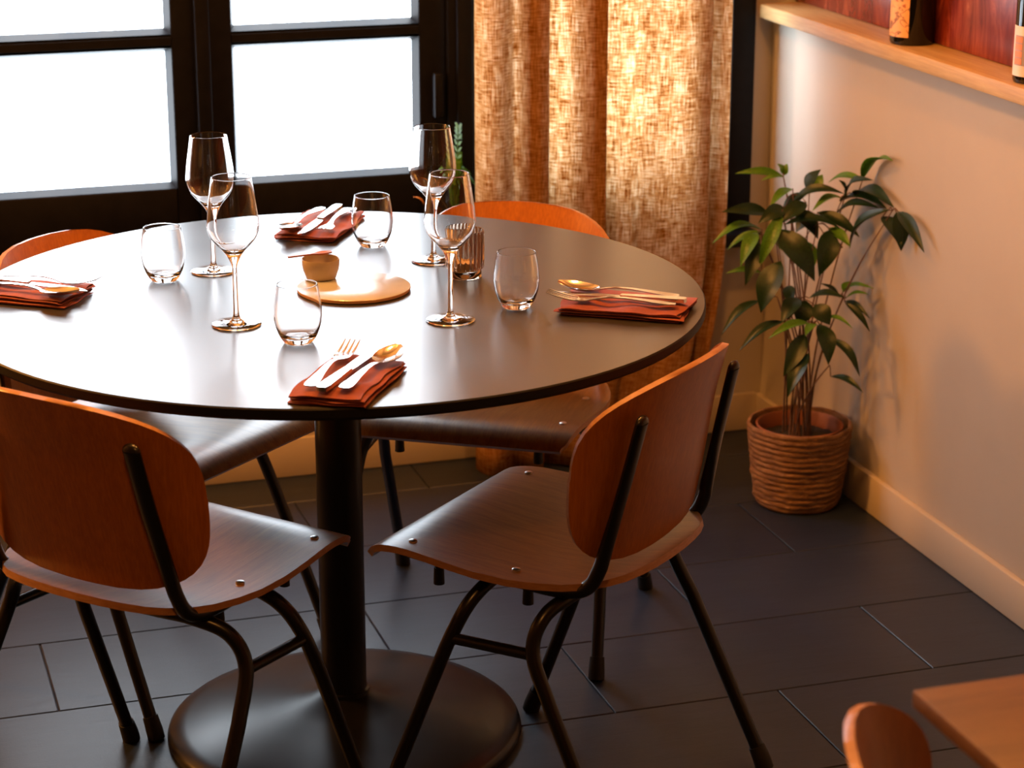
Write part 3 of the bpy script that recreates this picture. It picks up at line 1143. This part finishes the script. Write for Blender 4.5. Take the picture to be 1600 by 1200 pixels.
q.build('inner_pot', M['terracotta_pot'], plant, angle=50)
q = MB()
q.lathe([(0, .151), (.03, .150), (.06, .147), (.0838, .144), (.0838, .139), (0, .139)], 40)
for i, v in enumerate(q.v):
    q.v[i] = (v[0], v[1], v[2] + (noise.noise(Vector((v[0] * 60, v[1] * 60, 1))) * .004 if v[2] > .143 else 0))
q.build('soil', M['soil'], plant)

LEAVES=[(1.912, 4.168, 0.682, 1.824, 4.182, 0.691, 0.014, 1),(1.9, 4.141, 0.69, 1.857, 4.142, 0.684, 0.011, 1),(1.909, 4.16, 0.687, 1.896, 4.162, 0.709, 0.017, 1),(1.909, 4.16, 0.687, 1.916, 4.161, 0.708, 0.017, 1),
(1.943, 4.118, 0.662, 1.966, 4.112, 0.7, 0.031, 0),(1.97, 4.15, 0.651, 1.99, 4.15, 0.681, 0.025, 1),(1.907, 4.11, 0.669, 1.849, 4.078, 0.646, 0.019, 1),(1.902, 4.094, 0.65, 1.98, 4.051, 0.665, 0.022, 0),
(1.835, 4.035, 0.606, 1.894, 3.986, 0.52, 0.047, 0),(1.951, 4.019, 0.601, 1.919, 3.989, 0.526, 0.039, 0),(1.869, 4.059, 0.609, 1.961, 4.023, 0.603, 0.025, 0),(1.957, 4.039, 0.6, 1.976, 3.986, 0.576, 0.022, 1),
(1.947, 4.072, 0.626, 2.005, 4.018, 0.589, 0.025, 0),(2.004, 4.073, 0.65, 1.937, 4.057, 0.636, 0.019, 1),(2.005, 4.092, 0.641, 2.03, 3.959, 0.656, 0.025, 0),(1.988, 4.069, 0.621, 2.026, 3.981, 0.648, 0.022, 0),
(2.027, 3.915, 0.66, 2.0, 4.005, 0.572, 0.025, 0),(2.028, 3.941, 0.641, 2.026, 3.863, 0.604, 0.03, 0),(2.027, 3.883, 0.662, 2.029, 3.862, 0.598, 0.03, 0),(2.03, 3.882, 0.663, 2.028, 3.776, 0.616, 0.022, 0),
(2.027, 4.037, 0.696, 1.991, 4.099, 0.68, 0.017, 1),(2.027, 4.037, 0.696, 2.029, 3.929, 0.751, 0.028, 1),(2.01, 4.073, 0.656, 2.027, 4.006, 0.697, 0.022, 0),(2.0, 4.065, 0.655, 1.98, 4.045, 0.692, 0.019, 0),
(2.028, 4.078, 0.656, 2.029, 3.922, 0.667, 0.011, 0),(1.856, 4.111, 0.621, 1.763, 4.105, 0.632, 0.025, 0),(1.848, 4.123, 0.585, 1.745, 4.107, 0.57, 0.02, 1),(1.855, 4.14, 0.577, 1.791, 4.145, 0.546, 0.017, 1),
(1.815, 4.071, 0.593, 1.768, 4.034, 0.543, 0.025, 1),(1.818, 4.075, 0.575, 1.777, 4.031, 0.507, 0.03, 0),(1.858, 4.049, 0.635, 1.809, 4.033, 0.543, 0.025, 1),(1.885, 4.103, 0.626, 1.931, 4.094, 0.659, 0.031, 0),
(1.919, 4.067, 0.649, 1.857, 4.045, 0.619, 0.03, 0),(1.838, 4.004, 0.548, 1.796, 3.988, 0.462, 0.044, 0),(1.859, 4.142, 0.487, 1.79, 4.146, 0.491, 0.014, 1),(1.975, 4.072, 0.553, 1.994, 4.052, 0.553, 0.02, 0),
(1.872, 4.068, 0.641, 1.812, 4.046, 0.622, 0.028, 0),(1.924, 4.082, 0.566, 1.934, 4.06, 0.516, 0.025, 1),(1.897, 4.164, 0.554, 1.901, 4.143, 0.536, 0.017, 1),(1.9, 4.088, 0.629, 1.937, 4.059, 0.581, 0.036, 0),
(1.946, 4.082, 0.621, 1.909, 4.079, 0.59, 0.033, 0),(1.811, 4.039, 0.459, 1.73, 4.017, 0.409, 0.016, 0),(1.845, 3.995, 0.424, 1.756, 3.981, 0.382, 0.016, 0),(1.881, 3.952, 0.429, 1.797, 3.936, 0.412, 0.014, 1),
(1.923, 3.981, 0.424, 1.959, 3.93, 0.419, 0.012, 1),(1.893, 3.947, 0.428, 1.859, 3.914, 0.418, 0.018, 1),(1.906, 4.01, 0.464, 1.956, 3.966, 0.471, 0.021, 0),(1.979, 4.017, 0.456, 1.942, 4.021, 0.485, 0.016, 0),
(1.997, 4.03, 0.445, 2.019, 3.973, 0.426, 0.012, 0),(1.984, 4.003, 0.45, 2.016, 3.964, 0.404, 0.012, 0),(1.991, 4.036, 0.458, 2.027, 3.981, 0.48, 0.009, 1),(1.991, 4.013, 0.456, 2.018, 3.979, 0.47, 0.012, 1),
(1.999, 4.046, 0.462, 2.012, 4.04, 0.481, 0.016, 1),(1.936, 3.975, 0.387, 1.974, 3.921, 0.328, 0.019, 0),(1.909, 3.963, 0.422, 1.906, 3.913, 0.361, 0.034, 0),(1.872, 3.948, 0.408, 1.82, 3.92, 0.343, 0.031, 0),
(1.871, 3.926, 0.374, 1.824, 3.905, 0.304, 0.028, 0),(1.938, 3.96, 0.309, 1.974, 3.902, 0.293, 0.016, 0),(1.878, 4.028, 0.458, 1.867, 4.019, 0.424, 0.023, 0),(1.882, 4.007, 0.466, 1.833, 3.97, 0.435, 0.031, 0),
(1.907, 3.985, 0.456, 1.926, 3.958, 0.425, 0.034, 0),(1.901, 4.01, 0.459, 1.88, 3.997, 0.418, 0.036, 0),(1.881, 4.056, 0.481, 1.867, 4.009, 0.454, 0.021, 0)]
HUBS=[(1.908, 4.159, 0.686),(1.952, 4.125, 0.658),(1.907, 4.107, 0.658),(2.012, 4.082, 0.651),(2.027, 4.036, 0.695),(2.029, 3.904, 0.66),(1.866, 4.067, 0.633),(1.849, 4.059, 0.591),(1.936, 4.047, 0.607),(1.845, 4.03, 0.466),(1.984, 4.016, 0.456),(1.886, 4.015, 0.459),(1.899, 3.966, 0.422),(1.874, 3.946, 0.403),(1.934, 3.959, 0.334),(1.835, 4.093, 0.581)]

k = 0
for hx, hy, hz in HUBS:
    hub = Vector((hx, hy, hz)) - PB
    a = 2 * PI * k / len(HUBS) * 3
    rr_ = .016 + .020 * ((k * 7) % 5) / 4
    base = Vector((rr_ * math.cos(a), rr_ * math.sin(a), .146))
    for dup in range(1 if k % 3 else 2):
        bb = base + Vector((.007 * dup, -.006 * dup, 0))
        m1 = bb.lerp(hub, .35); m1.x = bb.x + (m1.x - bb.x) * .4; m1.y = bb.y + (m1.y - bb.y) * .4
        m2 = bb.lerp(hub, .72); m2.x = bb.x + (hub.x - bb.x) * .55; m2.y = bb.y + (hub.y - bb.y) * .55
        q = MB()
        q.tube([bb, m1, m2, hub], [.0024, .0021, .0017, .0011], 6, 5)
        q.build('stem', M['stem'], plant)
        if dup:
            break
    k += 1

def leaf_mesh(width_ratio, droop, mat):
    """unit leaf along +Y with a pointed tip, folded at the midrib and drooping"""
    n = 10
    top, bot = [], []
    for i in range(n + 1):
        s = i / n
        wd = width_ratio * .5 * max(.012, (math.sin(PI * s ** .85) ** .85) * (1 - .35 * s ** 3))
        if s > .9:
            wd *= (1 - s) / .1 * .9 + .05
        zz = .10 * math.sin(PI * s) * (.4 + droop) - droop * .0 * s
        rt, rb = [], []
        for j in range(5):
            u = -1 + j / 2
            p = (wd * u, s, zz + abs(u) * wd * .28)
            rt.append(p); rb.append((p[0], p[1], p[2] - .008))
        top.append(rt); bot.append(rb)
    q = MB(); q.grid_solid(top, bot)
    o = q.build('leaf_source', mat, angle=80)
    me = o.data
    bpy.data.objects.remove(o, do_unlink=True)
    return me
LM = {(b_, v): leaf_mesh(.42, [.6, 1.0, 1.5][v], M['leaf_bright' if b_ else 'leaf_dark']) for b_ in (0, 1) for v in range(3)}
camdir = Vector((-.289, -.909, .30)).normalized()
rnd = random.Random(4)
nearest = [Vector(h) for h in HUBS]
def place_leaf(P, T, wid, bright, parent, origin, jitter=.25):
    d = T - P
    ln = d.length
    y = d.normalized()
    # leaf blade mostly faces up and a little to the viewer
    up = (Vector((0, 0, 1)) * .75 + camdir * .55 + Vector((rnd.uniform(-1, 1), rnd.uniform(-1, 1), rnd.uniform(-1, 1))) * jitter)
    z = (up - y * up.dot(y)).normalized()
    x = y.cross(z)
    o = link('leaf', LM[(bright, rnd.randrange(3))], parent)
    wr = max(.5, min(2.6, wid / (.42 * ln)))
    mtx = Matrix((( x.x * ln * wr, y.x * ln, z.x * ln, (P - origin).x), (x.y * ln * wr, y.y * ln, z.y * ln, (P - origin).y), (x.z * ln * wr, y.z * ln, z.z * ln, (P - origin).z), (0, 0, 0, 1)))
    o.matrix_basis = mtx
    return o
for (bx_, by_, bz_, tx_, ty_, tz_, wid, br) in LEAVES:
    P, T = Vector((bx_, by_, bz_)), Vector((tx_, ty_, tz_))
    place_leaf(P, P + (T - P) * 1.15, wid * 1.22, br, plant, PB)
    h = min(nearest, key=lambda q_: (q_ - P).length)
    if (h - P).length > .006:
        q = MB()
        mid = (h + P) / 2 + Vector((0, 0, .006))
        q.tube([h - PB, mid - PB, P - PB], .0011, 5, 3)
        q.build('leaf_stalk', M['stem'], plant)

# ------------------------------------------------------------------ small fern on the sill
FB = Vector((1.306, YB - .056, SILL + .0145))
fern = empty('potted_fern', FB)
tag(fern, 'small bright green fern on the window sill beside the curtain', 'plant')
q = MB()
q.lathe([(0, 0), (.022, 0), (.0285, .06), (.0300, .062), (.0300, .074), (.0275, .074), (.0262, .062), (0, .060)], 32)
q.build('pot', M['terracotta_pot'], fern)
q = MB()
q.lathe([(0, .067), (.0262, .065), (.0262, .061), (0, .061)], 20)
q.build('soil', M['soil'], fern)
rf = random.Random(9)
for k in range(13):
    a = 2 * PI * k / 13 + rf.uniform(-.2, .2)
    ln = rf.uniform(.026, .048)
    hgt = rf.uniform(.085, .145)
    if k == 2:
        hgt, ln = .205, .016
    dirv = Vector((math.cos(a), math.sin(a) * .30, 0))
    p0, p1, p2, p3 = Vector((0, 0, .066)), dirv * ln * .35 + Vector((0, 0, .066 + hgt * .6)), dirv * ln * .75 + Vector((0, 0, .066 + hgt)), dirv * ln * 1.1 + Vector((0, 0, .066 + hgt * .9))
    path = catmull([p0, p1, p2, p3], 7)
    q = MB()
    q.tube(path, .0009, 5, 1)
    for i in range(4, len(path)):
        for sgn in (1, -1):
            sd = (path[i] - path[i - 1]).normalized().cross(Vector((0, 0, 1)))
            if sd.length < .01:
                sd = Vector((0, 1, 0))
            sd = sd.normalized() * sgn
            l_ = .016 * (1 - .5 * (i / len(path)))
            tip = path[i] + sd * l_ + Vector((0, 0, rf.uniform(-.003, .005))) + (path[i] - path[i - 1]) * .8
            m_ = (path[i] + tip) / 2
            wv = (path[i] - path[i - 1]).normalized() * .0042
            n_ = Vector((0, 0, .0005))
            vs_ = [path[i], m_ + wv, tip, m_ - wv]
            q.add(vs_ + [v - n_ for v in vs_], [(0, 1, 2, 3), (7, 6, 5, 4), (0, 4, 5, 1), (1, 5, 6, 2), (2, 6, 7, 3), (3, 7, 4, 0)])
    q.build('frond', M['leaf_bright'], fern, smooth=False)
ol = link('faded_leaf', leaf_mesh(.5, 1.0, M['leaf_orange']), fern)
ol.location = (-.075, -.015, .112)
ol.scale = (.03, .03, .03)
ol.rotation_euler = (R(35), 0, R(70))
q = MB()
q.tube([(0, 0, .066), (-.045, -.01, .12), (-.075, -.015, .112)], .0009, 5, 4)
q.build('frond', M['stem'], fern)
